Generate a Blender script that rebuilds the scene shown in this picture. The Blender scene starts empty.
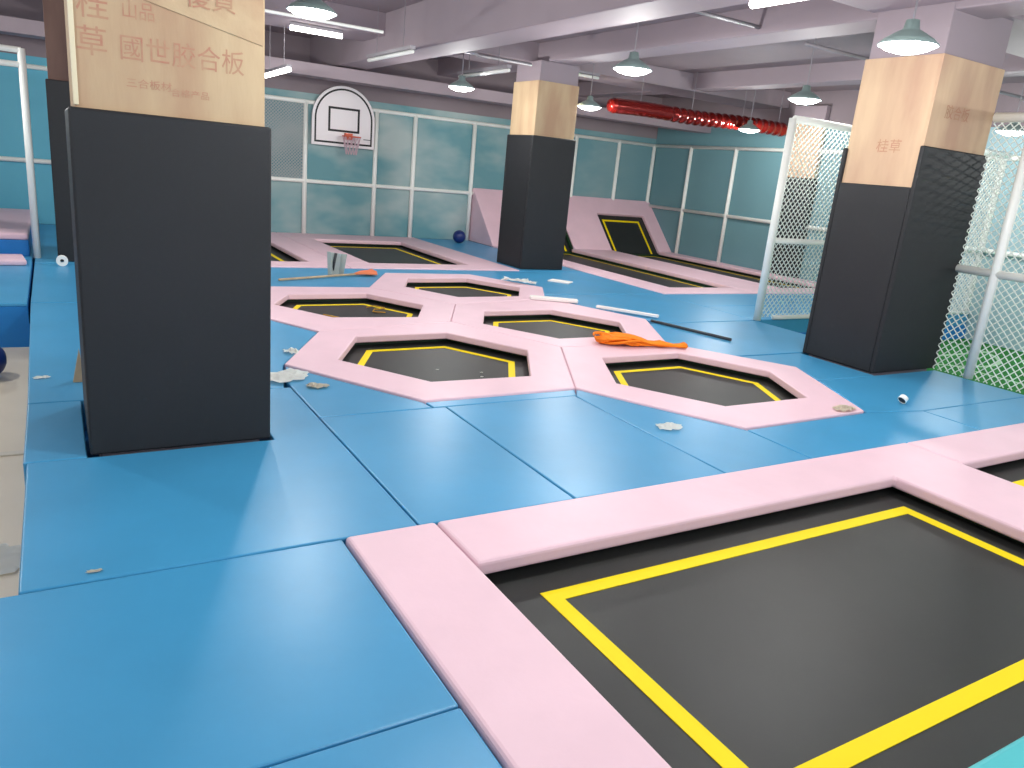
import bpy, bmesh, math, random
from mathutils import Vector, Matrix
random.seed(7)
SC = bpy.context.scene
COL = SC.collection
PI = math.pi

# ------------------------------------------------------------------ materials
def lin(c):
    return tuple((v/12.92 if v <= .04045 else ((v+.055)/1.055)**2.4) for v in [x/255 for x in c]) + (1,)

def mat(name, rgb, rough=.5, spec=.5, metal=0, noise=0, nscale=6, bump=0, bscale=40, rgb2=None, stretch=None, emit=None, estr=0, sheen=0, alpha=None):
    m = bpy.data.materials.new(name); m.use_nodes = True
    nt = m.node_tree; b = nt.nodes['Principled BSDF']
    b.inputs['Base Color'].default_value = lin(rgb)
    b.inputs['Roughness'].default_value = rough
    b.inputs['Specular IOR Level'].default_value = spec
    b.inputs['Metallic'].default_value = metal
    if emit:
        b.inputs['Emission Color'].default_value = lin(emit); b.inputs['Emission Strength'].default_value = estr
    tc = nt.nodes.new('ShaderNodeTexCoord')
    vec = tc.outputs['Object']
    if stretch:
        mp = nt.nodes.new('ShaderNodeMapping'); mp.inputs['Scale'].default_value = stretch
        nt.links.new(vec, mp.inputs['Vector']); vec = mp.outputs['Vector']
    if noise or rgb2:
        n = nt.nodes.new('ShaderNodeTexNoise'); n.inputs['Scale'].default_value = nscale; n.inputs['Detail'].default_value = 5
        nt.links.new(vec, n.inputs['Vector'])
        mx = nt.nodes.new('ShaderNodeMix'); mx.data_type = 'RGBA'
        a = lin(rgb); c2 = lin(rgb2) if rgb2 else tuple(v*(1-noise) for v in a[:3])+(1,)
        mx.inputs['A'].default_value = a; mx.inputs['B'].default_value = c2
        mr = nt.nodes.new('ShaderNodeMapRange'); mr.inputs['From Min'].default_value = .35; mr.inputs['From Max'].default_value = .65
        nt.links.new(n.outputs['Fac'], mr.inputs['Value']); nt.links.new(mr.outputs['Result'], mx.inputs['Factor'])
        nt.links.new(mx.outputs['Result'], b.inputs['Base Color'])
    if bump:
        n2 = nt.nodes.new('ShaderNodeTexNoise'); n2.inputs['Scale'].default_value = bscale; n2.inputs['Detail'].default_value = 4
        nt.links.new(vec, n2.inputs['Vector'])
        bp = nt.nodes.new('ShaderNodeBump'); bp.inputs['Strength'].default_value = bump; bp.inputs['Distance'].default_value = .02
        nt.links.new(n2.outputs['Fac'], bp.inputs['Height']); nt.links.new(bp.outputs['Normal'], b.inputs['Normal'])
    return m

M = {}
M['blue'] = mat('blue_vinyl', (66,154,202), .36, .5, noise=.10, nscale=1.3, bump=.12, bscale=3)
M['deepblue'] = mat('deep_blue_vinyl', (26,124,198), .5, .4, noise=.08, nscale=2)
M['pink'] = mat('pink_vinyl', (240,204,216), .45, .4, noise=.05, nscale=3, bump=.15, bscale=7)
M['teal'] = mat('turquoise_vinyl', (80,190,196), .45, .4)
M['bed'] = mat('black_jump_fabric', (42,44,43), .48, .4, noise=.22, nscale=1.8)
M['yellow'] = mat('yellow_webbing', (250,222,0), .6, .3)
M['green'] = mat('dark_green_steel', (18,52,30), .5)
M['black'] = mat('charcoal_foam_vinyl', (36,37,40), .55, .35, noise=.12, nscale=1.2, bump=.025, bscale=3)
M['white'] = mat('white_painted_steel', (248,250,244), .4, .5)
M['cord'] = mat('white_net_cord', (222,228,220), .7)
M['greycord'] = mat('grey_net_cord', (176,184,186), .8)
M['paint'] = mat('mauve_ceiling_paint', (143,131,136), .75, .2, noise=.10, nscale=.8)
M['paint2'] = mat('mauve_beam_paint', (158,145,152), .7, .25, noise=.08, nscale=.9)
M['beige'] = mat('beige_floor_tile', (236,222,200), .5, .4, noise=.06, nscale=1.5)
M['turf'] = mat('green_turf_fibre', (62,140,68), .9, .1, rgb2=(44,112,56), nscale=18, bump=.6, bscale=120)
M['turfline'] = mat('white_turf_paint', (170,205,170), .9, .1)
M['red'] = mat('red_duct_foil', (140,28,22), .16, .9, metal=.6, bump=.5, bscale=9)
M['orange'] = mat('orange_cord', (252,140,6), .7)
M['orangeplastic'] = mat('orange_plastic', (232,128,84), .5)
M['paper'] = mat('white_paper', (250,250,245), .8)
M['foamwhite'] = mat('white_foam_board', (240,234,230), .7)
M['grey'] = mat('grey_plastic', (205,212,208), .5)
M['darkgrey'] = mat('dark_plastic', (45,48,54), .5)
M['ball'] = mat('navy_rubber', (22,40,104), .4)
M['woodstick'] = mat('pale_wood', (206,176,140), .6, noise=.2, nscale=8)
M['trace'] = mat('brown_cord', (190,140,30), .6)
M['shade'] = mat('green_enamel_shade', (140,160,158), .4)
M['steel'] = mat('grey_steel', (150,146,152), .45, metal=.3)
M['emit'] = mat('lamp_glass_lit', (255,255,255), .4, emit=(246,252,250), estr=14)
M['emit2'] = mat('tube_lit', (255,255,255), .4, emit=(255,252,246), estr=7)
M['boardwhite'] = mat('white_backboard', (244,238,240), .4, .5)
M['ink'] = mat('black_paint', (26,26,28), .6)
M['hoop'] = mat('orange_hoop', (214,96,66), .5)
M['hoopnet'] = mat('pink_net_cord', (206,176,186), .8)
M['stamp'] = mat('faded_red_stamp', (184,130,110), .85, .1, rgb2=(186,150,122), nscale=14)
M['tape'] = mat('pale_seam', (224,214,196), .6)

def plywood(name, c1, c2):
    m = mat(name, c1, .75, .2, rgb2=c2, nscale=2.2, stretch=(1.5,1.5,.35), bump=.05)
    return m
M['ply'] = plywood('plywood_tan', (200,176,142), (180,148,120))
M['ply2'] = plywood('plywood_pink_tan', (214,186,154), (190,156,132))
M['plybrown'] = plywood('plywood_brown', (120,94,84), (98,76,70))
M['corner'] = mat('pale_wood_edge', (226,214,182), .6)

def mural_mat():
    m = bpy.data.materials.new('cloud_mural_print'); m.use_nodes = True
    nt = m.node_tree; b = nt.nodes['Principled BSDF']; b.inputs['Roughness'].default_value = .55
    tc = nt.nodes.new('ShaderNodeTexCoord'); sep = nt.nodes.new('ShaderNodeSeparateXYZ'); nt.links.new(tc.outputs['Object'], sep.inputs[0])
    n = nt.nodes.new('ShaderNodeTexNoise'); n.inputs['Scale'].default_value = .75; n.inputs['Detail'].default_value = 3
    mp = nt.nodes.new('ShaderNodeMapping'); mp.inputs['Scale'].default_value = (1,1,1.9); nt.links.new(tc.outputs['Object'], mp.inputs[0]); nt.links.new(mp.outputs[0], n.inputs['Vector'])
    r = nt.nodes.new('ShaderNodeValToRGB'); e = r.color_ramp.elements
    e[0].position = .38; e[0].color = lin((98,150,158)); e[1].position = .68; e[1].color = lin((172,188,186))
    nt.links.new(n.outputs['Fac'], r.inputs[0])
    def ramp_on(sock, a, bb):
        q = nt.nodes.new('ShaderNodeMapRange'); q.inputs['From Min'].default_value = a; q.inputs['From Max'].default_value = bb
        nt.links.new(sock, q.inputs['Value']); return q.outputs['Result']
    def mix(f, a, col):
        x = nt.nodes.new('ShaderNodeMix'); x.data_type = 'RGBA'; nt.links.new(f, x.inputs['Factor']); nt.links.new(a, x.inputs['A']); x.inputs['B'].default_value = lin(col); return x.outputs['Result']
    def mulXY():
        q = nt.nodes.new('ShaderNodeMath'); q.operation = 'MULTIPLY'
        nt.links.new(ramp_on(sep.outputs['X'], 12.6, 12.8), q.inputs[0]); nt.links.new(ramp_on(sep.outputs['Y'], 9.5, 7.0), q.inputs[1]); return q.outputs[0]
    c = mix(ramp_on(sep.outputs['X'], 1.8, .2), r.outputs['Color'], (92,176,200))
    c = mix(ramp_on(sep.outputs['X'], 8.5, 12.5), c, (108,150,158))
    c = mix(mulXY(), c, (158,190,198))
    nt.links.new(c, b.inputs['Base Color'])
    return m
M['mural'] = mural_mat()

# ------------------------------------------------------------------ mesh helpers
def link(name, bm, m, parent=None, smooth=False):
    me = bpy.data.meshes.new(name); bmesh.ops.recalc_face_normals(bm, faces=bm.faces); bm.to_mesh(me); bm.free()
    if smooth:
        for p in me.polygons: p.use_smooth = True
    o = bpy.data.objects.new(name, me); COL.objects.link(o)
    for mm in (m if isinstance(m, (list, tuple)) else [m]): me.materials.append(mm)
    if parent: o.parent = parent
    return o

def tag(o, label=None, cat=None, group=None, kind=None):
    if label: o['label'] = label
    if cat: o['category'] = cat
    if group: o['group'] = group
    if kind: o['kind'] = kind
    return o

def thing(name, loc, label, cat, group=None, rot=(0,0,0)):
    o = bpy.data.objects.new(name, None); COL.objects.link(o); o.location = loc; o.rotation_euler = rot
    o.empty_display_size = .1
    return tag(o, label, cat, group)

def struct(o): return tag(o, kind='structure')

def bevel(bm, w, seg=2, ang=30):
    if w <= 0: return
    bmesh.ops.recalc_face_normals(bm, faces=bm.faces)
    ed = [e for e in bm.edges if len(e.link_faces) == 2 and e.calc_face_angle(0) > math.radians(ang)]
    bmesh.ops.bevel(bm, geom=ed, offset=w, segments=seg, affect='EDGES', profile=.5, clamp_overlap=True)

def box(bm, x0, x1, y0, y1, z0, z1):
    v = [bm.verts.new(p) for p in ((x0,y0,z0),(x1,y0,z0),(x1,y1,z0),(x0,y1,z0),(x0,y0,z1),(x1,y0,z1),(x1,y1,z1),(x0,y1,z1))]
    for f in ((0,3,2,1),(4,5,6,7),(0,1,5,4),(1,2,6,5),(2,3,7,6),(3,0,4,7)): bm.faces.new([v[i] for i in f])

def boxbm(*a, bv=0):
    bm = bmesh.new(); box(bm, *a); bevel(bm, bv); return bm

def prism(poly, z0, z1, bv=0, seg=2):
    bm = bmesh.new()
    a = [bm.verts.new((x,y,z0)) for x,y in poly]; b = [bm.verts.new((x,y,z1)) for x,y in poly]
    n = len(poly)
    bm.faces.new(b); bm.faces.new(a[::-1])
    for i in range(n): bm.faces.new((a[i], a[(i+1)%n], b[(i+1)%n], b[i]))
    bevel(bm, bv, seg); return bm

def ring(outer, inner, z0, z1, bv=0, seg=2):
    bm = bmesh.new(); n = len(outer)
    L = {}
    for k, pts, z in (('oa',outer,z0),('ob',outer,z1),('ia',inner,z0),('ib',inner,z1)):
        L[k] = [bm.verts.new((x,y,z)) for x,y in pts]
    for i in range(n):
        j = (i+1)%n
        bm.faces.new((L['ob'][i],L['ob'][j],L['ib'][j],L['ib'][i]))
        bm.faces.new((L['oa'][j],L['oa'][i],L['ia'][i],L['ia'][j]))
        bm.faces.new((L['oa'][i],L['oa'][j],L['ob'][j],L['ob'][i]))
        bm.faces.new((L['ia'][j],L['ia'][i],L['ib'][i],L['ib'][j]))
    bevel(bm, bv, seg, 40); return bm

def rod(bm, p, q, r, n=10, caps=True):
    p = Vector(p); q = Vector(q); d = (q-p)
    if d.length < 1e-6: return
    d.normalize(); a = d.orthogonal().normalized(); b = d.cross(a)
    A = [bm.verts.new(p + r*(a*math.cos(t)+b*math.sin(t))) for t in [2*PI*(i+.5)/n for i in range(n)]]
    B = [bm.verts.new(v.co + (q-p)) for v in A]
    for i in range(n): bm.faces.new((A[i], A[(i+1)%n], B[(i+1)%n], B[i]))
    if caps: bm.faces.new(A[::-1]); bm.faces.new(B)

def tube(bm, pts, r, n=8):
    pts = [Vector(p) for p in pts]; R = []
    up = Vector((0,0,1))
    for i, p in enumerate(pts):
        d = (pts[min(i+1,len(pts)-1)] - pts[max(i-1,0)]).normalized()
        a = d.cross(up)
        if a.length < 1e-3: a = d.cross(Vector((1,0,0)))
        a.normalize(); b = d.cross(a)
        rr = r(i/(len(pts)-1)) if callable(r) else r
        R.append([bm.verts.new(p + rr*(a*math.cos(t)+b*math.sin(t))) for t in [2*PI*k/n for k in range(n)]])
    for i in range(len(R)-1):
        for k in range(n): bm.faces.new((R[i][k], R[i][(k+1)%n], R[i+1][(k+1)%n], R[i+1][k]))
    bm.faces.new(R[0][::-1]); bm.faces.new(R[-1])

def lathe(bm, prof, n=32, c=(0,0,0)):
    R = []
    for r, z in prof:
        R.append([bm.verts.new((c[0]+r*math.cos(2*PI*k/n), c[1]+r*math.sin(2*PI*k/n), c[2]+z)) for k in range(n)] if r > 1e-6 else [bm.verts.new((c[0],c[1],c[2]+z))])
    for i in range(len(R)-1):
        a, b = R[i], R[i+1]
        for k in range(n):
            j = (k+1)%n
            if len(a) == 1: bm.faces.new((a[0], b[j], b[k]))
            elif len(b) == 1: bm.faces.new((a[k], a[j], b[0]))
            else: bm.faces.new((a[k], a[j], b[j], b[k]))

def net(u0, u1, z0, z1, sp, t, fn):
    """diamond net in the rectangle, fn(u, z, off) -> point"""
    bm = bmesh.new(); W = u1-u0; H = z1-z0
    def cord(a, b, o):
        d = Vector((b[0]-a[0], b[1]-a[1])); 
        if d.length < .01: return
        d.normalize(); p = Vector((-d.y, d.x))*t/2
        vs = []
        for (c, s) in ((a,1),(a,-1),(b,-1),(b,1)):
            for off in (-t/2+o, t/2+o):
                vs.append(bm.verts.new(fn(c[0]+p.x*s, c[1]+p.y*s, off)))
        for f in ((0,2,4,6),(1,7,5,3),(0,1,3,2),(4,5,7,6),(2,3,5,4),(6,7,1,0)): bm.faces.new([vs[i] for i in f])
    k = -H
    while k < W:
        # z = u - k  (rising), clipped
        ua = max(0, k); ub = min(W, k+H)
        if ub > ua: cord((u0+ua, z0+ua-k), (u0+ub, z0+ub-k), 0)
        if ub > ua: cord((u0+ua, z1-(ua-k)), (u0+ub, z1-(ub-k)), t*.5)
        k += sp
    return bm

def scaled(poly, s, c=None):
    if c is None: c = (sum(p[0] for p in poly)/len(poly), sum(p[1] for p in poly)/len(poly))
    return [(c[0]+(x-c[0])*s, c[1]+(y-c[1])*s) for x,y in poly]

def rect(x0,x1,y0,y1): return [(x0,y0),(x1,y0),(x1,y1),(x0,y1)]

# ------------------------------------------------------------------ setting
FL = -.42
WY, WX = 15.15, 12.85
struct(link('floor', boxbm(-6, 13.6, -3, 15.5, FL-.1, FL), M['beige']))
struct(link('floor_turf', boxbm(7.76, WX, -1.5, 6.72, FL, FL+.012), M['turf']))
bm = bmesh.new()
for x, a, b in ((10.3,1.5,5.5),(8.6,2.0,6.6)): box(bm, x, x+.06, a, b, FL+.012, FL+.015)
box(bm, 8.6, 12.2, 5.9, 5.96, FL+.012, FL+.015)
for i in range(24):
    a0, a1 = PI*i/24, PI*(i+1)/24
    p = [(10.9+r*math.cos(a), 6.6-r*math.sin(a), FL+.0135) for a in (a0,a1) for r in (1.25,1.31)]
    v = [bm.verts.new(q) for q in p]; bm.faces.new((v[0],v[1],v[3],v[2]))
struct(link('floor_turf_lines', bm, M['turfline']))
for nm, a in (('deck_main', (-.19,7.75,2.9,8.22)), ('deck_near', (-6,7.75,-3,2.9)), ('deck_back', (-6,WX,8.22,WY)), ('deck_corner', (7.75,WX,6.73,8.22))):
    struct(link('trim_'+nm, boxbm(*a, FL, -.2), M['deepblue']))
struct(link('wall_back', boxbm(-6, 13.6, WY, WY+.2, FL, 3.6), M['paint']))
struct(link('wall_right', boxbm(WX, WX+.2, -3, WY, FL, 3.6), M['paint']))
struct(link('wall_left', boxbm(-6.2, -6, -3, WY, FL, 3.6), M['paint']))
struct(link('ceiling', boxbm(-6, 13.2, -3, WY+.1, 3.57, 3.7), M['paint']))
def beam(nm, *a): struct(link('ceiling_beam_'+nm, boxbm(*a, bv=.015), M['paint2']))
beam('long_middle', 4.25, 4.75, -3, WY, 3.0, 3.58)
beam('long_over_pillars', 6.85, 7.35, -3, WY, 3.28, 3.58)
beam('long_side', .2, .85, -3, WY, 3.2, 3.58)
beam('long_far', 10.2, 10.6, -3, WY, 3.3, 3.58)
beam('cross_back', -6, 12.85, 11.25, 12.2, 3.27, 3.58)
beam('cross_front', -6, 12.85, 4.3, 5.2, 3.34, 3.58)
struct(link('ceiling_soffit', boxbm(-6, 12.84, 13.3, 13.75, 2.77, 2.97, bv=.01), M['paint2']))
struct(link('wall_back_soffit', boxbm(-6, 11.9, 15.09, WY, 2.62, 3.58), M['paint']))
# murals
o = link('wall_mural', boxbm(-6, WX-.03, WY-.03, WY, 0, 2.62), M['mural']); tag(o, 'teal cloudy sky mural covering the back wall behind the basketball board', 'mural')
o = link('wall_mural', boxbm(WX-.03, WX, -3, WY-.03, FL, 2.92), M['mural']); tag(o, 'dark teal plain mural covering the side wall beyond the sloped trampolines', 'mural')

# ------------------------------------------------------------------ mats
def mat_block(poly, label, m='blue', z1=0, z0=-.2, cat='floor mat', name='floor_mat', group=None, shrink=.004):
    c = (sum(p[0] for p in poly)/len(poly), sum(p[1] for p in poly)/len(poly))
    # inset by a few millimetres so that seams read as seams
    n = len(poly); out = []
    area = sum(poly[i][0]*poly[(i+1)%n][1]-poly[(i+1)%n][0]*poly[i][1] for i in range(n))
    P = poly if area > 0 else poly[::-1]
    for i in range(n):
        p0, p1, p2 = Vector(P[i-1]), Vector(P[i]), Vector(P[(i+1)%n])
        e1 = (p1-p0).normalized(); e2 = (p2-p1).normalized()
        n1 = Vector((-e1.y, e1.x)); n2 = Vector((-e2.y, e2.x)); d = n1+n2
        k = shrink*2/max(d.length_squared, .3)
        out.append((p1.x+d.x*k, p1.y+d.y*k))
    o = link(name, prism(out, z0, z1, .009, 3), M[m])
    return tag(o, label, cat, group)

A180,A240,AE3,E240,E300,E0 = (1.44,5.67),(2.12,4.56),(3.41,4.58),(4.07,3.44),(5.45,3.47),(6.10,4.68)
E60,D0,D60,C0,C60,C120,B60,B120,B180,AB = (5.40,5.76),(6.06,6.89),(5.48,8.25),(5.97,9.08),(5.36,10.19),(4.01,10.23),(3.34,9.04),(1.90,9.09),(1.31,8.09),(2.02,6.73)
ABD, BCD, ADE = (3.5,7.0), (4.0,7.91), (4.09,5.8)
mats = [
 ([(-3,1.715),(.985,1.715),(.985,2.865),(-3,2.865)], 'wide blue mat in front of the big black pillar, beside the pink edge strip'),
 ([(-3,.2),(.985,.2),(.985,1.715),(-3,1.715)], 'blue mat at the very bottom of the photo, beside the pink edge strip'),
 ([(-.2,2.865),(1.345,2.865),(1.345,5.1),(.99,5.1),(.99,4.13),(-.2,4.13)], 'blue mat lying against the front of the big black pillar'),
 ([(-.215,4.13),(.07,4.13),(.07,5.1),(-.215,5.1)], 'narrow blue mat between the big black pillar and the beige floor'),
 ([(-.215,5.1),(1.3,5.1),(1.435,5.67),(2.01,6.73),(1.31,8.06),(1.31,8.22),(-.25,8.22)], 'long pale blue mat running behind the big black pillar'),
 ([(1.345,2.865),(2.22,2.865),(2.22,4.43),(1.345,4.43)], 'blue mat right of the big pillar, first of the two whole ones before the hexagons'),
 ([(1.345,4.43),(2.13,4.43),(2.11,4.555),(1.44,5.64),(1.345,5.28)], 'small blue corner mat under the crumpled papers'),
 ([(2.13,4.43),(3.32,4.43),(3.40,4.57),(2.12,4.555)], 'thin blue filler strip along the front hexagon pad'),
 ([(2.22,2.865),(3.3,2.865),(3.3,4.43),(2.22,4.43)], 'blue mat second from the big pillar before the hexagons'),
 ([(3.3,2.865),(4.07,2.865),(4.07,3.43),(3.41,4.57),(3.3,4.42)], 'blue mat carrying the crumpled green and white tissue'),
 ([(4.07,2.865),(6.05,2.865),(6.05,3.35),(5.45,3.46),(4.07,3.43)], 'blue mat between the near hexagon and the pink border'),
 ([(6.05,2.865),(7.75,2.865),(7.75,3.35),(6.05,3.35)], 'blue mat between the pink border and the netted cage'),
 ([(5.46,3.46),(6.05,3.35),(7.75,3.35),(7.75,4.28),(5.91,4.28)], 'blue mat in front of the tilted looking black pillar, with the small cap'),
 ([(5.91,4.28),(6.75,4.28),(6.75,5.17),(5.82,5.17),(6.10,4.68)], 'blue mat against the side of the black pillar in the netting'),
 ([(5.81,5.19),(7.75,5.19),(7.75,6.7),(5.93,6.7),(5.42,5.78)], 'blue mat lying under the end of the black pole'),
 ([(6.05,6.72),(7.75,6.72),(7.75,8.58),(5.56,8.58),(5.5,8.25),(6.07,6.89)], 'blue mat beside the white foam strip and back hexagons'),
 ([(7.75,6.74),(10.2,6.74),(10.2,7.66),(7.75,7.66)], 'blue mat just behind the netted cage panel, by its corner post'),
 ([(7.75,7.66),(10.2,7.66),(10.2,8.58),(7.75,8.58)], 'blue mat between the cage and the two trampoline lanes'),
 ([(10.2,6.74),(12.8,6.74),(12.8,8.58),(10.2,8.58)], 'blue mat behind the cage netting, by the teal side wall'),
 ([(5.6,8.6),(7.83,8.6),(7.83,10.66),(5.2,10.66),(5.36,10.2),(5.97,9.08)], 'blue mat in front of the middle pillar with white scraps on it'),
 ([(1.31,8.24),(1.9,9.1),(3.34,9.05),(4.01,10.24),(5.36,10.2),(5.19,10.66),(-.25,10.66),(-.25,8.24)], 'blue mat strip under the broom and dustpan'),
  ([(-.25,10.68),(1.0,10.68),(1.0,15.1),(-.25,15.1)], 'blue mat by the far black pillar at the white gate'),
 ([(-3,11.02),(-.27,11.02),(-.27,15.1),(-3,15.1)], 'blue mat beneath the pink topped foam block'),
 ([(6.55,10.68),(7.83,10.68),(7.83,15.1),(6.55,15.1)], 'blue mat with the navy ball by the back wall'),
]
for poly, lab in mats: mat_block(poly, lab)
struct(link('trim_deck_step', boxbm(-6, -.27, 8.22, 11.0, -.2, -.035), M['deepblue']))
mat_block([(-3,8.22),(-.27,8.22),(-.27,11.0),(-3,11.0)], 'thin pale blue mat in front of the white gate post', z0=-.035)

# ------------------------------------------------------------------ trampolines
def trampoline(name, label, outer, inner, group=None, pad=None, line=(.86,.785), bedz=-.10, cat='trampoline', padh=.012):
    c = (sum(p[0] for p in inner)/len(inner), sum(p[1] for p in inner)/len(inner))
    t = thing(name, (c[0], c[1], -.2), label, cat, group)
    def loc(P): return [(x-c[0], y-c[1]) for x,y in P]
    O, I = loc(outer), loc(inner)
    mid = scaled(I, 1.13, (0,0))
    Os = scaled(O, .9985, (0,0))
    zz = .2
    if pad is None:
        link('safety_pad', ring(Os, I, zz-.055, zz+padh, .012, 3), M['pink'], t)
    link('frame', ring(scaled(O,.985,(0,0)), mid, 0, zz-.056), M['green'], t)
    link('jump_bed', prism(scaled(mid,.998,(0,0)), zz+bedz-.012, zz+bedz), M['bed'], t)
    L0 = scaled(I, line[0], (0,0)); L1 = scaled(I, line[1], (0,0))
    link('boundary_line', ring(L0, L1, zz+bedz, zz+bedz+.003), M['yellow'], t)
    return t
HG = 'hexagonal trampolines with pink pads'
trampoline('hexagonal_trampoline', 'hexagonal trampoline with pink pad, front one beside the crumpled papers',
  [A180,A240,AE3,ADE,ABD,AB], [(1.88,5.72),(2.36,4.98),(3.23,4.96),(3.68,5.75),(3.22,6.52),(2.29,6.48)], HG)
trampoline('hexagonal_trampoline', 'hexagonal trampoline nearest to the black pillar in the netting',
  [AE3,E240,E300,E0,E60,ADE], [(3.84,4.61),(4.32,3.88),(5.27,3.88),(5.65,4.62),(5.22,5.39),(4.26,5.37)], HG)
trampoline('hexagonal_trampoline', 'hexagonal trampoline with the orange cord beside it, in the middle of the cluster',
  [ABD,ADE,E60,D0,D60,BCD], [(3.81,6.86),(4.28,6.12),(5.18,6.14),(5.57,6.79),(5.1,7.53),(4.17,7.5)], HG)
trampoline('hexagonal_trampoline', 'hexagonal trampoline with loose cord on its bed, beside the big pillar',
  [B180,AB,ABD,BCD,B60,B120], [(1.92,8.0),(2.34,7.31),(3.23,7.25),(3.58,7.9),(3.16,8.62),(2.22,8.58)], HG)
trampoline('hexagonal_trampoline', 'hexagonal trampoline at the back of the cluster, before the middle pillar',
  [B60,BCD,D60,C0,C60,C120], [(3.85,9.1),(4.26,8.36),(5.16,8.4),(5.58,9.08),(5.12,9.82),(4.17,9.76)], HG)

# big rectangular trampoline in front
def rect_tramp(label, o, i, pads, line, name='rectangular_trampoline', bedz=-.10, lw=.075, group=None):
    c = ((i[0]+i[1])/2, (i[2]+i[3])/2)
    t = thing(name, (c[0], c[1], -.2), label, 'trampoline', group)
    sh = lambda P: [(x-c[0], y-c[1]) for x,y in P]
    zz = .2
    g = .1
    bo = (i[0]-g, i[1]+g, i[2]-g, i[3]+g)
    fo = (max(o[0]+.01, i[0]-.4), min(o[1]-.01, i[1]+.4), max(o[2]+.01, i[2]-.4), min(o[3]-.01, i[3]+.4))
    link('frame', ring(sh(rect(*fo)), sh(rect(*bo)), 0, zz-.062), M['green'], t)
    link('jump_bed', prism(sh(rect(*bo)), zz+bedz-.012, zz+bedz), M['bed'], t)
    if line:
        lo = (line[0]+lw, line[1]-lw, line[2]+lw, line[3]-lw)
        link('boundary_line', ring(sh(rect(*line)), sh(rect(*lo)), zz+bedz, zz+bedz+.003), M['yellow'], t)
    for poly, mm in pads:
        link('safety_pad', prism(sh(poly), zz-.06, zz+.014, .02, 3), M[mm], t)
    return t
rect_tramp('large rectangular trampoline with pink border and wide yellow line, filling the near corner', (.99,5.05,.3,2.86), (1.42,4.31,.86,2.45),
   [([(.992,.2),(1.42,.2),(1.42,2.86),(.992,2.86)],'pink'),
    ([(1.426,2.45),(4.31,2.45),(4.31,.86),(4.31,.2),(5.04,.2),(5.04,2.86),(1.426,2.86)],'pink'),
    ([(1.426,.2),(4.304,.2),(4.304,.855),(1.426,.855)],'teal')],
   (1.655,4.205,1.075,2.30))
rect_tramp('rectangular trampoline cut off at the photo edge, next to the large one', (5.05,7.72,.3,2.86), (5.12,7.35,.86,2.45),
   [([(5.05,2.45),(7.73,2.45),(7.73,2.86),(5.05,2.86)],'pink'),
    ([(7.35,.2),(7.73,.2),(7.73,2.444),(7.35,2.444)],'pink'),
    ([(5.05,.2),(7.344,.2),(7.344,.855),(5.05,.855)],'pink')],
   (5.36,7.1,1.08,2.28))
# back trampolines
rect_tramp('rectangular trampoline with pink border under the basketball board', (3.66,6.54,10.68,15.1), (4.13,5.87,11.18,14.2),
   [([(3.66,10.68),(6.54,10.68),(6.54,11.18),(3.66,11.18)],'pink'), ([(3.66,14.2),(6.54,14.2),(6.54,15.1),(3.66,15.1)],'pink'),
    ([(3.66,11.18),(4.13,11.18),(4.13,14.2),(3.66,14.2)],'pink'), ([(5.87,11.18),(6.54,11.18),(6.54,14.2),(5.87,14.2)],'pink')],
   (4.0,5.72,11.05,14.05), lw=.06)
rect_tramp('rectangular trampoline with pink border half hidden behind the big pillar', (1.0,3.655,10.68,15.1), (1.45,3.19,11.18,14.2),
   [([(1.0,10.68),(3.655,10.68),(3.655,11.18),(1.0,11.18)],'pink'), ([(1.0,14.2),(3.655,14.2),(3.655,15.1),(1.0,15.1)],'pink'),
    ([(1.0,11.18),(1.45,11.18),(1.45,14.2),(1.0,14.2)],'pink'), ([(3.19,11.18),(3.655,11.18),(3.655,14.2),(3.19,14.2)],'pink')],
   (1.55,3.03,11.05,14.05), lw=.06)
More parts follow.
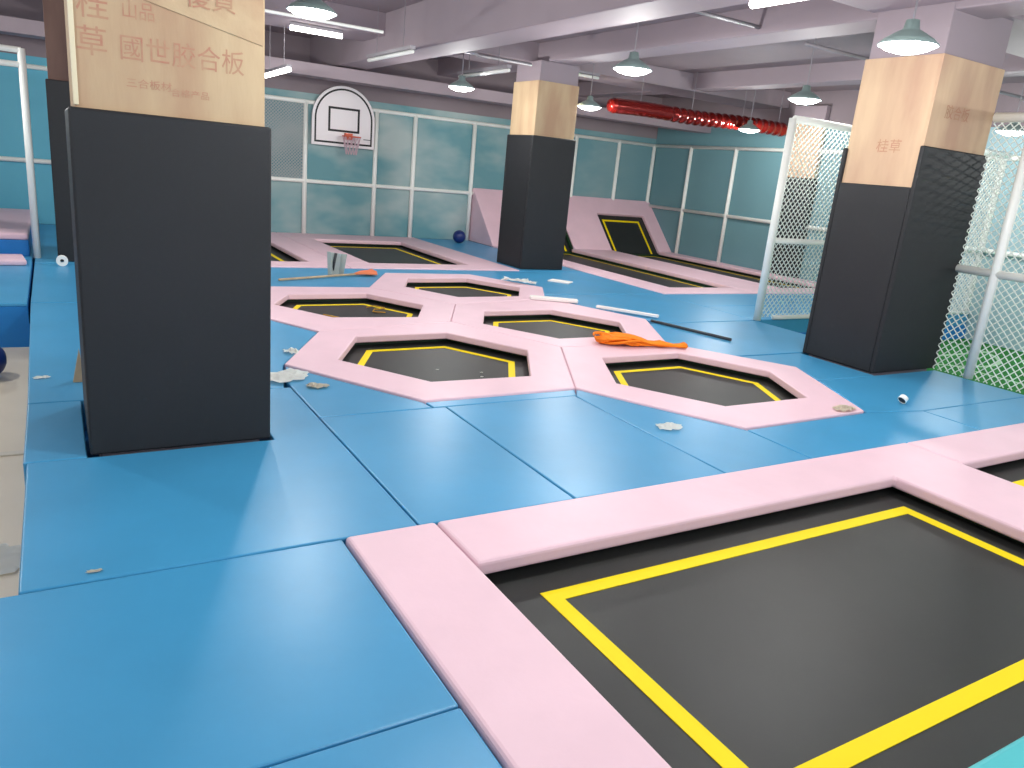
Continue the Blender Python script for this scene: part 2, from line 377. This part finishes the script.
# two lanes with sloped ends
rect_tramp('long trampoline lane running towards the wall, behind the middle pillar', (7.85,9.9,8.6,14.0), (8.4,9.86,9.1,13.95),
   [([(7.85,8.6),(9.86,8.6),(9.86,9.1),(8.4,9.1),(8.4,14.0),(7.85,14.0)],'pink')], (8.62,9.76,9.3,13.97), name='lane_trampoline', lw=.035)
rect_tramp('long trampoline lane next to the teal side wall', (9.9,12.8,8.6,14.0), (11.0,12.4,9.1,13.95),
   [([(9.865,8.6),(12.82,8.6),(12.82,14.0),(12.4,14.0),(12.4,9.1),(11.0,9.1),(11.0,14.0),(9.865,14.0)],'pink')], (11.2,12.3,9.3,13.97), name='lane_trampoline', lw=.035)
ang = math.atan2(1.13, 1.1)
SL = 1.57
def slope(label, x0, x1, ix0, ix1, pads, side=None):
    t = thing('sloped_trampoline', ((x0+x1)/2, 14.0, 0), label, 'trampoline')
    c = (x0+x1)/2
    rotm = Matrix.Rotation(ang, 4, 'X')
    def part(nm, bm, m):
        bm.transform(rotm); return link(nm, bm, M[m], t)
    sh = lambda P: [(x-c, y) for x,y in P]
    part('jump_bed', prism(sh(rect(ix0-.06, min(ix1+.06, x1-.01), .0, 1.15)), -.09, -.075), 'bed')
    bm = bmesh.new(); lo = sh(rect(ix0+.15, ix1-.15, 0, .97))
    w = .05
    box(bm, lo[0][0], lo[0][0]+w, 0, .97, -.075, -.071); box(bm, lo[1][0]-w, lo[1][0], 0, .97, -.075, -.071)
    box(bm, lo[0][0]+w, lo[1][0]-w, .97-w, .97, -.075, -.071)
    part('boundary_line', bm, 'yellow')
    for i, p in enumerate(pads): part('safety_pad', prism(sh(p), -.07, .012, .015, 3), 'pink')
    # side cheeks and frame under the slope
    def cheek(x, th, m, nm):
        bm = bmesh.new(); h1 = 1.04
        pts = [(0.02,0),(1.12,0),(1.12,h1),(1.06,h1)]
        a = [bm.verts.new((x-c, y, z)) for y,z in pts]; b = [bm.verts.new((x+th-c, y, z)) for y,z in pts]
        bm.faces.new(a); bm.faces.new(b[::-1])
        for i in range(4): bm.faces.new((a[i],a[(i+1)%4],b[(i+1)%4],b[i]))
        link(nm, bm, M[m], t)
    cheek(x0+.005, .04, 'pink' if side else 'green', 'side_panel' if side else 'frame')
    cheek(x1-.045, .04, 'green', 'frame')
    return t
slope('sloped trampoline with pink side panel, half hidden behind the middle pillar', 7.85, 9.93, 8.4, 9.93,
   [[(7.85,0.01),(8.4,0.01),(8.4,1.09),(9.925,1.09),(9.925,SL),(7.85,SL)]], side=True)
slope('sloped black and pink trampoline leaning at the wall corner', 9.935, 12.82, 11.0, 12.42,
   [[(9.94,0.01),(11.0,0.01),(11.0,1.09),(12.42,1.09),(12.42,0.01),(12.82,0.01),(12.82,SL),(9.94,SL)]])

# ------------------------------------------------------------------ pillars
def pillar(label, x0, x1, y0, y1, padz, zt, woodz, ply, z0=0, brown=None):
    cx, cy = (x0+x1)/2, (y0+y1)/2
    t = thing('padded_pillar', (cx, cy, z0-.2), label, 'pillar')
    hx, hy = (x1-x0)/2, (y1-y0)/2; b = .2-z0
    link('concrete_core', boxbm(-hx+.05, hx-.05, -hy+.05, hy-.05, 0, zt+.2, bv=.01), M['paint2'], t)
    return t, hx, hy

def pillar_panels(t, hx, hy, padz, woodz, ply, inset=.03, pad_sides=None):
    z = .2
    # plywood on the four faces, each a sheet
    w = .018
    if ply:
        a, b = hx-inset, hy-inset
        for bmx in (boxbm(-a, a, -b-0, -b+w, z+padz-.1, z+woodz, bv=.003), boxbm(-a, a, b-w, b, z+padz-.1, z+woodz, bv=.003),
                    boxbm(-a, -a+w, -b+w, b-w, z+padz-.1, z+woodz, bv=.003), boxbm(a-w, a, -b+w, b-w, z+padz-.1, z+woodz, bv=.003)):
            link('plywood_sheet', bmx, M[ply], t)
    # padding: one wrap sheet per face
    pt = .045
    hs = pad_sides or (padz,)*4
    link('foam_padding', boxbm(-hx, hx, -hy, -hy+pt, z*1+0, z+hs[0], bv=.012), M['black'], t)
    link('foam_padding', boxbm(-hx, -hx+pt, -hy+pt, hy-pt, z, z+hs[1], bv=.012), M['black'], t)
    link('foam_padding', boxbm(hx-pt, hx, -hy+pt, hy-pt, z, z+hs[2], bv=.012), M['black'], t)
    link('foam_padding', boxbm(-hx, hx, hy-pt, hy, z, z+hs[3], bv=.012), M['black'], t)

t, hx, hy = pillar('big near pillar with charcoal padding and red stamped plywood above', .08, .98, 4.14, 5.04, 1.69, 3.25, 3.15, 'ply')
pillar_panels(t, hx, hy, 1.69, 3.0, 'ply')
PL = t
link('corner_strip', boxbm(-hx+.024, -hx+.045, -hy+.022, -hy+.06, .2+1.7, 3.2, bv=.003), M['corner'], t)
ov = link('overlaid_sheet', prism([(-.34,.155),(.36,.0),(.36,.55),(-.34,.55)], 0, .006), M['ply'], t)
ov.rotation_euler = (PI/2, 0, 0); ov.location = (.05, -hy+.030, 2.27)
# stamped writing
def writing(txt, size, loc, parent, rz=0, m='stamp', sx=1, name='stamped_writing', sub=None):
    cu = bpy.data.curves.new('t', 'FONT'); cu.body = txt; cu.size = size; cu.align_x = 'CENTER'; cu.align_y = 'CENTER'; cu.offset = 0
    o = bpy.data.objects.new('t', cu); COL.objects.link(o); bpy.context.view_layer.update()
    me = bpy.data.meshes.new_from_object(o); COL.objects.unlink(o); bpy.data.objects.remove(o)
    me.materials.clear(); me.materials.append(M[m])
    q = bpy.data.objects.new(name, me); COL.objects.link(q); q.parent = parent
    q.location = loc; q.rotation_euler = (PI/2, 0, rz); q.scale = (sx, 1, 1)
    return q
fy = -hy+.030-.0012
def w(txt, size, X, Z, sx=1, dy=0): return writing(txt, size, (X-.53, fy-dy, Z+.2), t, sx=sx)
w('桂', .135, .20, 2.125)
w('草', .135, .19, 1.97)
w('山品', .085, .385, 2.13, .85)
w('國世胶合板', .12, .575, 1.965, .93)
w('三合板材', .045, .42, 1.82, 1.1)
w('合格产品', .04, .60, 1.80, 1.1)
w('優質', .13, .70, 2.24, .9, .008)

t, hx, hy = pillar('middle pillar with charcoal padding standing between the back trampolines', 6.66, 7.50, 10.86, 11.7, 2.15, 3.28, 2.98, 'ply')
pillar_panels(t, hx, hy, 2.15, 2.98, 'ply')
t, hx, hy = pillar('pillar standing in the netting, charcoal padding lower on one side', 6.79, 7.85, 4.33, 5.18, 2.1, 3.35, 2.92, 'ply2')
pillar_panels(t, hx, hy, 1.8, 2.92, 'ply2', pad_sides=(2.14,1.77,2.14,2.1))
def side_write(txt, size, y, z, parent, X):
    o = writing(txt, size, (X, y, z), parent, rz=-PI/2)
side_write('桂草', .13, -.05, 2.12+.2, t, -hx+.030-.0016)
writing('胶合板', .13, (-.1, -hy+.030-.0016, 2.45+.2), t)
t, hx, hy = pillar('dark brown topped pillar far behind, beside the white gate post', -.0, .84, 10.85, 11.65, 2.11, 3.25, 3.2, 'plybrown')
pillar_panels(t, hx, hy, 2.11, 3.2, 'plybrown')
t, hx, hy = pillar('pillar at the teal side wall seen past the netting', 12.7, 13.4, 10.2, 11.05, 1.95, 3.3, 3.0, 'ply2')
pillar_panels(t, hx, hy, 1.95, 3.0, 'ply2')

# ------------------------------------------------------------------ wall frames with white rails
t = thing('wall_frame', (4, WY-.06, 0), 'white steel grid frame standing against the back wall mural', 'frame')
for x in (-1.5, .3, 1.3, 2.8, 4.19, 5.60, 6.43, 7.79, 9.1, 10.43, 11.68, 12.76):
    bm = bmesh.new(); rod(bm, (x-4,0,0), (x-4,0,2.46), .045, 8); link('post', bm, M['white'], t, True)
for z in (1.015, 2.46):
    bm = bmesh.new(); rod(bm, (-10,-.0,z), (8.76,-.0,z), .04, 8); link('rail', bm, M['white'], t, True)
bm = net(-1.2, .17, 1.02, 2.45, .06, .013, lambda u,z,o: (u, .0+o, z)); link('netting', bm, M['greycord'], t)
t = thing('wall_frame', (WX-.07, 9, 0), 'white steel grid frame along the dark teal side wall', 'frame')
for y in (13.8, 12.4, 9.6, 8.2, 6.8, 5.4, 4.0, 2.6, 1.2):
    bm = bmesh.new(); z0 = 0 if y > 6.73 else FL
    rod(bm, (0,y-9,z0), (0,y-9,2.46), .045, 8); link('post', bm, M['white'], t, True)
for z in (1.03, 2.46):
    bm = bmesh.new(); rod(bm, (0,-9.5,z), (0,6.08,z), .04, 8); link('rail', bm, M['white'], t, True)

# ------------------------------------------------------------------ ball cage
t = thing('ball_cage', (7.8, 6.73, 0), 'white netted cage around the green turf pitch, with thick white posts', 'cage')
def crod(nm, p, q, r, n=12):
    bm = bmesh.new(); rod(bm, p, q, r, n); return link(nm, bm, M['white'], t, True)
crod('post', (0,0,0), (0,0,2.5), .05)
crod('post', (0,-2.77,0), (0,-2.77,2.5), .045)
crod('post', (0,-5.4,0), (0,-5.4,2.5), .045)
crod('post', (2.5,0,0), (2.5,0,2.5), .045)
crod('rail', (0,0,1.03), (4.98,0,1.03), .035)
crod('rail', (0,-.02,2.49), (4.98,-.02,2.49), .045)
crod('rail', (0.3,0,.03), (4.98,0,.03), .03)
for (a,b) in ((-2.4,-7),):
    crod('rail', (0,a,1.05), (0,b,1.05), .04); crod('rail', (0,a,2.49), (0,b,2.49), .045)
link('netting', net(.05, 4.95, .04, 2.46, .082, .0085, lambda u,z,o: (u, o, z)), M['cord'], t)
link('netting', net(-6.9, -2.4, -.0, 2.46, .078, .0085, lambda u,z,o: (o, u, z)), M['cord'], t)

# white gate at the far end
t = thing('gate_frame', (-.22, 11.12, 0), 'white steel gate frame with double top rail, beside the dark brown pillar', 'gate')
bm = bmesh.new(); rod(bm, (0,0,0), (0,0,2.42), .042, 10); link('post', bm, M['white'], t, True)
for z in (2.40, 2.24):
    bm = bmesh.new(); rod(bm, (0,0,z), (-2.2,0,z), .034, 10); link('rail', bm, M['white'], t, True)
bm = bmesh.new(); rod(bm, (-2.2,0,0), (-2.2,0,2.42), .042, 10); link('post', bm, M['white'], t, True)

# foam block and pads by the gate
t = thing('foam_block', (-1.5, 12.9, 0), 'deep blue foam block with pink top, behind the white gate post', 'foam block')
link('base', boxbm(-1.3, 1.2, -1.65, 1.6, 0, .2, bv=.01), M['deepblue'], t)
link('top_pad', boxbm(-1.3, 1.2, -1.65, 1.6, .2, .285, bv=.025), M['pink'], t)
o = link('foam_pad', boxbm(-1.4, .0, -.25, .25, 0, .07, bv=.025), M['pink'], None); o.location = (-.34, 10.72, 0); o.rotation_euler = (0,0,.1)
tag(o, 'loose pale pink pad lying in front of the white gate post', 'foam pad')

# ------------------------------------------------------------------ basketball board
t = thing('basketball_backboard', (4.91, WY-.13, 1.71), 'white arched basketball backboard with black lines on the back wall frame', 'basketball hoop')
def arch(w, z0, zc, n=28):
    P = [(-w, z0), (w, z0)]
    return P + [(w*math.cos(a), zc + w*math.sin(a)) for a in [PI*i/n for i in range(n+1)]]
R90 = Matrix.Rotation(PI/2, 4, 'X')
def up(bm): bm.transform(R90); return bm
link('board', up(prism(arch(.62, 0, .49), -.02, .02)), M['boardwhite'], t)
link('outline', up(ring(arch(.572, .05, .49), arch(.54, .085, .49), .02, .023)), M['ink'], t)
link('target_square', up(ring(rect(-.31,.31,.27,.72), rect(-.27,.27,.31,.68), .02, .023)), M['ink'], t)
bm = bmesh.new(); rr = .17; hc = (.08, -.26, .2)
tube(bm, [(hc[0]+rr*math.cos(a), hc[1]+rr*math.sin(a), hc[2]) for a in [2*PI*i/30 for i in range(31)]], .012, 8)
box(bm, hc[0]-.07, hc[0]+.07, -.11, -.02, hc[2]-.06, hc[2]+.06)
link('hoop', bm, M['hoop'], t, False)
bm = bmesh.new()
for i in range(12):
    for s in (1,-1):
        pts = []
        for k in range(7):
            f = k/6; a = 2*PI*(i+s*f*1.5)/12; r = rr*(1-.42*f)
            pts.append((hc[0]+r*math.cos(a), hc[1]+r*math.sin(a), hc[2]-.33*f))
        tube(bm, pts, .005, 5)
link('hoop_net', bm, M['hoopnet'], t)
link('maker_mark', boxbm(.40,.54,-.023,-.02,.165,.178), M['ink'], t)
link('bracket_mount', boxbm(-.5,.5,.02,.09,.1,.2), M['white'], t)

# ------------------------------------------------------------------ lamps
def light_data(e, size):
    L = bpy.data.lights.new('lamp_light', 'POINT'); L.shadow_soft_size = .07; L.energy = e; L.color = (1, 1, .97)
    return L
LP = 74
LD = light_data(LP, .36)
def pendant(x, y, label, z=2.7, ztop=3.57):
    t = thing('pendant_lamp', (x, y, z), label, 'lamp', 'round pendant lamps under the ceiling')
    bm = bmesh.new(); lathe(bm, [(.2,0),(.205,.008),(.165,.045),(.1,.085),(.055,.11),(.045,.17),(.0,.18)]); link('lamp_shade', bm, M['shade'], t, True)
    bm = bmesh.new(); lathe(bm, [(.0,-.05),(.08,-.045),(.15,-.025),(.192,.0),(.192,.008),(0,.008)]); link('bulb', bm, M['emit'], t, True)
    bm = bmesh.new(); rod(bm, (0,0,.17), (0,0,ztop-z), .008, 6); link('cord', bm, M['steel'], t)
    lo = bpy.data.objects.new('lamp_light', LD); COL.objects.link(lo); lo.parent = t; lo.location = (0,0,-.13)
    return t
PEND = [(1.95,6.88,'round pendant lamp hanging near the big pillar, above a lit tube'), (5.4,11.0,'round pendant lamp hanging just short of the middle pillar'),
 (7.75,10.95,'round pendant lamp hanging just past the middle pillar'), (5.27,6.75,'round pendant lamp hanging alone above the hexagon cluster'),
 (8.25,7.0,'round pendant lamp hanging above the cage corner post'), (11.29,10.73,'round pendant lamp hanging under the red duct'),
 (5.33,3.7,'largest looking round pendant lamp, before the pillar in the netting'),
 ]
for x, y, l in PEND: pendant(x, y, l, z=2.77 if x == 8.25 else 2.7)
for i, (x, y) in enumerate([(1.95,10.9),(1.95,3.0),(5.3,.4),(1.95,-.4),(-1.6,3.0),(-1.6,7.0),(-1.6,11.0),(11.3,6.0),(11.3,3.0),(8.9,.2)]):
    pendant(x, y, 'round pendant lamp out of the picture in row ' + ['behind the big pillar','beside the big pillar','over the near trampoline','over the entrance mats','over the beige floor','over the beige floor steps','over the gate','over the turf net','over the turf side','over the turf front'][i])
def batten(p, q, label, lit=True, top=3.57):
    p = Vector(p); q = Vector(q); c = (p+q)/2
    t = thing('batten_light', c, label, 'tube light')
    bm = bmesh.new(); rod(bm, p-c, q-c, .034 if lit else .024, 10); link('tube', bm, M['emit2'] if lit else M['white'], t, True)
    d = (q-p).normalized(); s = Vector((-d.y, d.x, 0))*.035
    bm = bmesh.new(); a, b = p-c, q-c
    vs = [bm.verts.new(v) for v in (a+s+Vector((0,0,.03)), a-s+Vector((0,0,.03)), b-s+Vector((0,0,.03)), b+s+Vector((0,0,.03)), a+s+Vector((0,0,.07)), a-s+Vector((0,0,.07)), b-s+Vector((0,0,.07)), b+s+Vector((0,0,.07)))]
    for f in ((0,1,2,3),(7,6,5,4),(0,4,5,1),(1,5,6,2),(2,6,7,3),(3,7,4,0)): bm.faces.new([vs[i] for i in f])
    link('housing', bm, M['steel'], t)
    for k in (.2,.8):
        bm = bmesh.new(); e = (p-c).lerp(q-c, k); rod(bm, e+Vector((0,0,.07)), Vector((e.x,e.y,top-c.z)), .006, 6); link('hanger', bm, M['steel'], t)
batten((2.95,11.45,3.19), (3.68,11.45,3.19), 'short lit white tube under the ceiling beam near the big pillar', True, 3.27)
batten((2.98,11.6,2.66), (3.02,13.2,2.66), 'glaring lit tube low over the back wall, beside the big pillar')
batten((4.0,9.6,2.9), (4.0,11.2,2.9), 'unlit white tube light beneath the main ceiling beam', False)
batten((5.52,9.8,2.9), (5.55,11.4,2.9), 'unlit white tube light beside the middle pillar lamp', False)
batten((7.3,11.2,3.2), (8.05,11.2,3.2), 'short pale tube light above the middle pillar', False, 3.27)
batten((4.5,2.6,2.92), (4.5,4.45,2.92), 'bright lit tube under the main beam at the photo top', True, 3.0)
# pipes
def pipe(pts, r, label, m='steel'):
    bm = bmesh.new(); tube(bm, pts, r, 8); o = link('ceiling_pipe', bm, M[m], None, True); tag(o, label, 'pipe')
pipe([(.9,9.2,3.0),(3.45,9.2,3.0)], .018, 'pale pipe running past the lamp near the big pillar', 'white')
pipe([(4.8,6.6,3.35),(6.84,6.6,3.35)], .022, 'thin pipe under the slab above the lone lamp')
pipe([(7.4,6.4,3.25),(12.8,6.4,3.25)], .022, 'thin pipe crossing the ceiling towards the cage pillar')
pipe([(4.8,10.2,3.1),(5.2,10.2,3.1),(5.3,10.35,3.1),(6.2,10.35,3.1)], .025, 'bent pipe beside the middle pillar lamp')

# red duct
bm = bmesh.new(); pts = []; n = 150
tube(bm, [(8.25+4.4*i/n, 11.05, 2.79+.05*i/n+.012*math.sin(i*.07)) for i in range(n+1)], lambda f: (.125+.011*math.sin(f*n*1.05)*(1 if f > .3 else .1)) if .012 < f < .99 else .10, 24)
o = link('air_duct', bm, M['red'], None, True); tag(o, 'shiny red flexible air duct hanging below the ceiling by the side wall', 'duct')
for x in (8.9,10.1,11.4,12.4):
    bm = bmesh.new(); rod(bm, (x,11.05,2.92), (x,11.05,3.57), .006, 6); link('hanger_wire', bm, M['steel'], o)

# ------------------------------------------------------------------ litter
def crumple(name, c, rx, ry, h, m, label, cat, seed=0, dark=None):
    rnd = random.Random(seed); bm = bmesh.new()
    nx, ny = 9, 7; V = []
    for j in range(ny):
        for i in range(nx):
            u, v = i/(nx-1)*2-1, j/(ny-1)*2-1
            e = rnd.uniform(.8,1.12)
            z = h*(rnd.random()**1.5)*(1-.55*max(abs(u),abs(v)))+.004
            V.append(bm.verts.new((u*rx*e*(1-.15*v*v), v*ry*e*(1-.2*u*u), z)))
    Z = [v.co.z for v in V]
    for j in range(ny):
        for i in range(nx):
            nb = [Z[b*nx+a] for a, b in ((i-1,j),(i+1,j),(i,j-1),(i,j+1)) if 0 <= a < nx and 0 <= b < ny]
            V[j*nx+i].co.z = .55*Z[j*nx+i] + .45*sum(nb)/len(nb)
    F = []
    for j in range(ny-1):
        for i in range(nx-1):
            a = j*nx+i; F.append(bm.faces.new((V[a],V[a+1],V[a+nx+1],V[a+nx])))
    bmesh.ops.solidify(bm, geom=bm.faces[:], thickness=.003)
    o = link(name, bm, M[m]); o.location = c; tag(o, label, cat); return o
crumple('crumpled_tissue', (3.52,3.62,0), .09, .07, .05, 'paper', 'crumpled white tissue lying on the blue mat before the hexagons', 'tissue', 3)
crumple('crumpled_paper', (1.36,5.33,0), .20, .13, .05, 'paper', 'crumpled white paper sheets beside the big pillar', 'paper', 5).rotation_euler.z = .6
crumple('crumpled_paper', (1.52,5.06,0), .08, .06, .05, 'tape', 'small beige crumpled paper touching the hexagon pad', 'paper', 8)
crumple('crumpled_paper', (1.585,6.02,0), .06, .07, .08, 'paper', 'small crumpled scrap between the two hexagon pads by the pillar', 'paper', 9)
crumple('plastic_wrap', (5.27,3.53,.014), .12, .06, .05, 'tape', 'clear crumpled plastic wrap on the near hexagon pad corner', 'wrap', 12)
crumple('crumpled_cloth', (5.74,9.40,.016), .26, .12, .2, 'paper', 'crumpled white cloth on the back hexagon pad edge', 'cloth', 14).rotation_euler.z = -.6
crumple('paper_scrap', (-.14,5.64,0), .05, .03, .02, 'paper', 'thin white scrap on the mat beside the beige floor', 'paper', 15)
crumple('paper_scrap', (.045,2.93,0), .03, .012, .012, 'tape', 'tiny cream scrap on the mat in front of the big pillar', 'paper', 16)
o = crumple('paper_sheet', (-.40,3.95,FL+.002), .2, .16, .025, 'paper', 'white paper sheet on the beige floor below the mats', 'paper', 18)
def slab(name, c, L, W, H, rz, m, label, cat):
    o = link(name, boxbm(-L/2, L/2, -W/2, W/2, 0, H, bv=min(H*.3,.008)), M[m]); o.location = c; o.rotation_euler.z = rz; tag(o, label, cat); return o
slab('foam_sheet', (6.62,9.6,0), .34, .24, .02, -.9, 'foamwhite', 'thin white foam sheet lying before the middle pillar', 'foam sheet')
slab('foam_strip', (5.48,8.05,.016), .62, .13, .04, -.52, 'foamwhite', 'short wide white foam strip on the pads between back hexagons', 'foam strip')
slab('foam_strip', (6.05,7.25,.016), .80, .055, .035, -.95, 'foamwhite', 'long narrow white foam strip touching the black pole', 'foam strip')
# black pole
bm = bmesh.new(); rod(bm, (0,0,.02), (.28,-1.02,.02), .017, 8); o = link('black_pole', bm, M['darkgrey'], None, True); o.location = (6.06,6.78,.0); o.location = (6.03,6.765,0); tag(o, 'long thin black pole lying on the blue mat', 'pole')
# orange cord heap
bm = bmesh.new(); rnd = random.Random(4)
for k in range(46):
    pts = []; ph = rnd.uniform(0,6.28); am = rnd.uniform(.3,1)
    for i in range(15):
        f = i/14; wdt = .125*math.sin(PI*min(1,f*1.35+.12))**1 if f < .62 else .035+.02*math.sin(f*20)
        wdt = max(wdt, .02)
        pts.append((f*.86, am*wdt*math.sin(ph+f*3.3), .012+.05*abs(math.cos(ph*2+f*2.7))*wdt/.125))
    tube(bm, pts, .0075, 5)
for k in range(8):
    a = k*.8; pts = [(.03+.09*math.cos(a+t2*.35)*(.6+.05*k), .1*math.sin(a+t2*.35)*(.6+.06*k), .02+.005*k) for t2 in range(12)]
    tube(bm, pts, .0075, 5)
o = link('orange_cord_bundle', bm, M['orange'], None, True); o.location = (4.58,5.86,.014); o.rotation_euler.z = -.40; o.scale = (1.05,1.35,1.5)
tag(o, 'tangled bundle of bright orange cord lying on the hexagon pads', 'cord')
# dustpan and broom
t = thing('dustpan', (3.22,9.93,0), 'grey dustpan standing upright on the blue mat', 'dustpan')
bm = bmesh.new()
v = [bm.verts.new(p) for p in ((-.10,0,.02),(.10,0,.02),(.14,.04,.31),(-.14,.04,.31),(-.09,.09,.0),(.09,.09,.0),(.12,.14,.30),(-.12,.14,.30))]
for f in ((4,5,6,7),(0,4,7,3),(1,2,6,5),(0,1,5,4)): bm.faces.new([v[i] for i in f])
bmesh.ops.solidify(bm, geom=bm.faces[:], thickness=.008)
link('pan', bm, M['grey'], t)
bm = bmesh.new(); rod(bm, (0,.12,.05), (0,.10,.30), .02, 8); link('handle_socket', bm, M['darkgrey'], t, True)
t.rotation_euler = (.0,.15,.35)
t = thing('broom', (2.34,9.5,0), 'broom with pale wooden stick and orange head lying on the blue mat', 'broom')
bm = bmesh.new(); rod(bm, (0,0,.02), (1.15,.45,.03), .016, 8); link('stick', bm, M['woodstick'], t, True)
bm = bmesh.new()
for k in range(26):
    s = (k/25-.5)
    tube(bm, [(1.12,.44,.03+.004*(k%3)), (1.25,.49+s*.12,.04+.006*(k%4)), (1.45,.57+s*.24,.03+.008*(k%5))], .012, 5)
link('bristles', bm, M['orangeplastic'], t)
# balls
def ball(c, r, label):
    bm = bmesh.new(); bmesh.ops.create_uvsphere(bm, u_segments=28, v_segments=18, radius=r)
    # shallow panel grooves
    for vv in bm.verts:
        d = min(abs(vv.co.x), abs(vv.co.y), abs(vv.co.z))
        if d < r*.06: vv.co *= .985
    o = link('ball', bm, M['ball'], None, True); o.location = c; o.rotation_euler = (.4,.3,.2); tag(o, label, 'ball')
ball((7.28,14.45,.135), .135, 'navy blue ball resting by the back wall')
ball((-.565,7.20,FL+.155), .155, 'navy blue ball on the beige floor at the photo edge')
# white tape roll
bm = bmesh.new(); lathe(bm, [(.022,-.035),(.062,-.035),(.062,.035),(.022,.035),(.022,-.035)], 28); bm.transform(Matrix.Rotation(PI/2,4,'X'))
o = link('tape_roll', bm, M['paper'], None); o.location = (.04,10.5,.063); tag(o, 'white tape roll standing on edge at the foot of the brown topped pillar', 'tape')
# cap
t = thing('bottle_cap', (6.04,3.54,0), 'small white cap with dark opening on the blue mat', 'cap')
bm = bmesh.new(); lathe(bm, [(.0,.05),(.02,.05),(.035,.04),(.038,.0),(.034,.0),(.03,.034),(0,.04)], 20); bm.transform(Matrix.Translation((0,0,.03)) @ Matrix.Rotation(.9,4,'Y')); link('shell', bm, M['paper'], t, True)
bm = bmesh.new(); lathe(bm, [(0,.008),(.033,.008),(.033,.004),(0,.004)], 20); bm.transform(Matrix.Translation((0,0,.03)) @ Matrix.Rotation(.9,4,'Y')); link('inside', bm, M['darkgrey'], t)
# wooden wedge beside pillar
bm = bmesh.new(); a = [bm.verts.new(p) for p in ((0,0,0),(.07,0,0),(.045,0,.22))]; b = [bm.verts.new((p.co.x,.04,p.co.z)) for p in a]
bm.faces.new(a); bm.faces.new(b[::-1])
for i in range(3): bm.faces.new((a[i],a[(i+1)%3],b[(i+1)%3],b[i]))
o = link('wood_offcut', bm, M['woodstick']); o.location = (.035,5.5,0); tag(o, 'pale wooden offcut standing by the side of the big pillar', 'offcut')
# loose cord and stick on bed
bm = bmesh.new(); tube(bm, [(0,0,.02),(.1,.03,.03),(.2,-.05,.02),(.16,-.14,.03),(.05,-.12,.02),(.0,-.2,.01),(.13,-.26,.01)], .007, 6)
o = link('loose_cord', bm, M['trace'], None, True); o.location = (3.02,8.22,-.097); tag(o, 'short loose brown cord lying on a hexagon bed', 'cord')
bm = bmesh.new(); rod(bm, (0,0,.012), (.12,-.16,.012), .009, 6); o = link('small_stick', bm, M['trace'], None, True); o.location = (2.42,7.9,-.1); tag(o, 'little yellow stick at the rim of a hexagon bed', 'stick')
for i, (x, y, l) in enumerate([(2.72,5.63,'white speck'),(3.0,5.35,'pale crumb'),(3.06,5.47,'white crumb')]):
    crumple('paper_scrap', (x,y,-.1), .015, .012, .012, 'paper', l + ' of paper on the front hexagon bed, ' + ['alone near its middle','nearer the pad','by the yellow line'][i], 'scrap', 30+i)
# seam line on beige floor and welt on the step
o = struct(link('trim_floor_joint', boxbm(-6, -.2, 5.36, 5.42, FL, FL+.012, bv=.004), M['tape']))

# ------------------------------------------------------------------ camera
r = Vector((0.86061704,-0.50107719,0.09088437)); u = Vector((0.06193787,0.28013339,0.95796085)); f = Vector((0.50547207,0.81880824,-0.27212322))
cam = bpy.data.cameras.new('camera'); co = bpy.data.objects.new('camera', cam); COL.objects.link(co)
mw = Matrix.Identity(4)
for i in range(3): mw[i][0], mw[i][1], mw[i][2] = r[i], u[i], -f[i]
mw[2][3] = 1.6
co.matrix_world = mw
cam.sensor_width = 36; cam.sensor_fit = 'HORIZONTAL'; cam.lens = 757.5/1024*36; cam.clip_start = .05; cam.clip_end = 200
SC.camera = co

wd = bpy.data.worlds.new('world'); SC.world = wd; wd.use_nodes = True
bg = wd.node_tree.nodes['Background']; bg.inputs['Color'].default_value = (.9,.95,1,1); bg.inputs['Strength'].default_value = 1.0
SC.view_settings.view_transform = 'Standard'; SC.view_settings.look = 'None'; SC.view_settings.gamma = 1; SC.view_settings.use_curve_mapping = False
SC.view_settings.exposure = .3
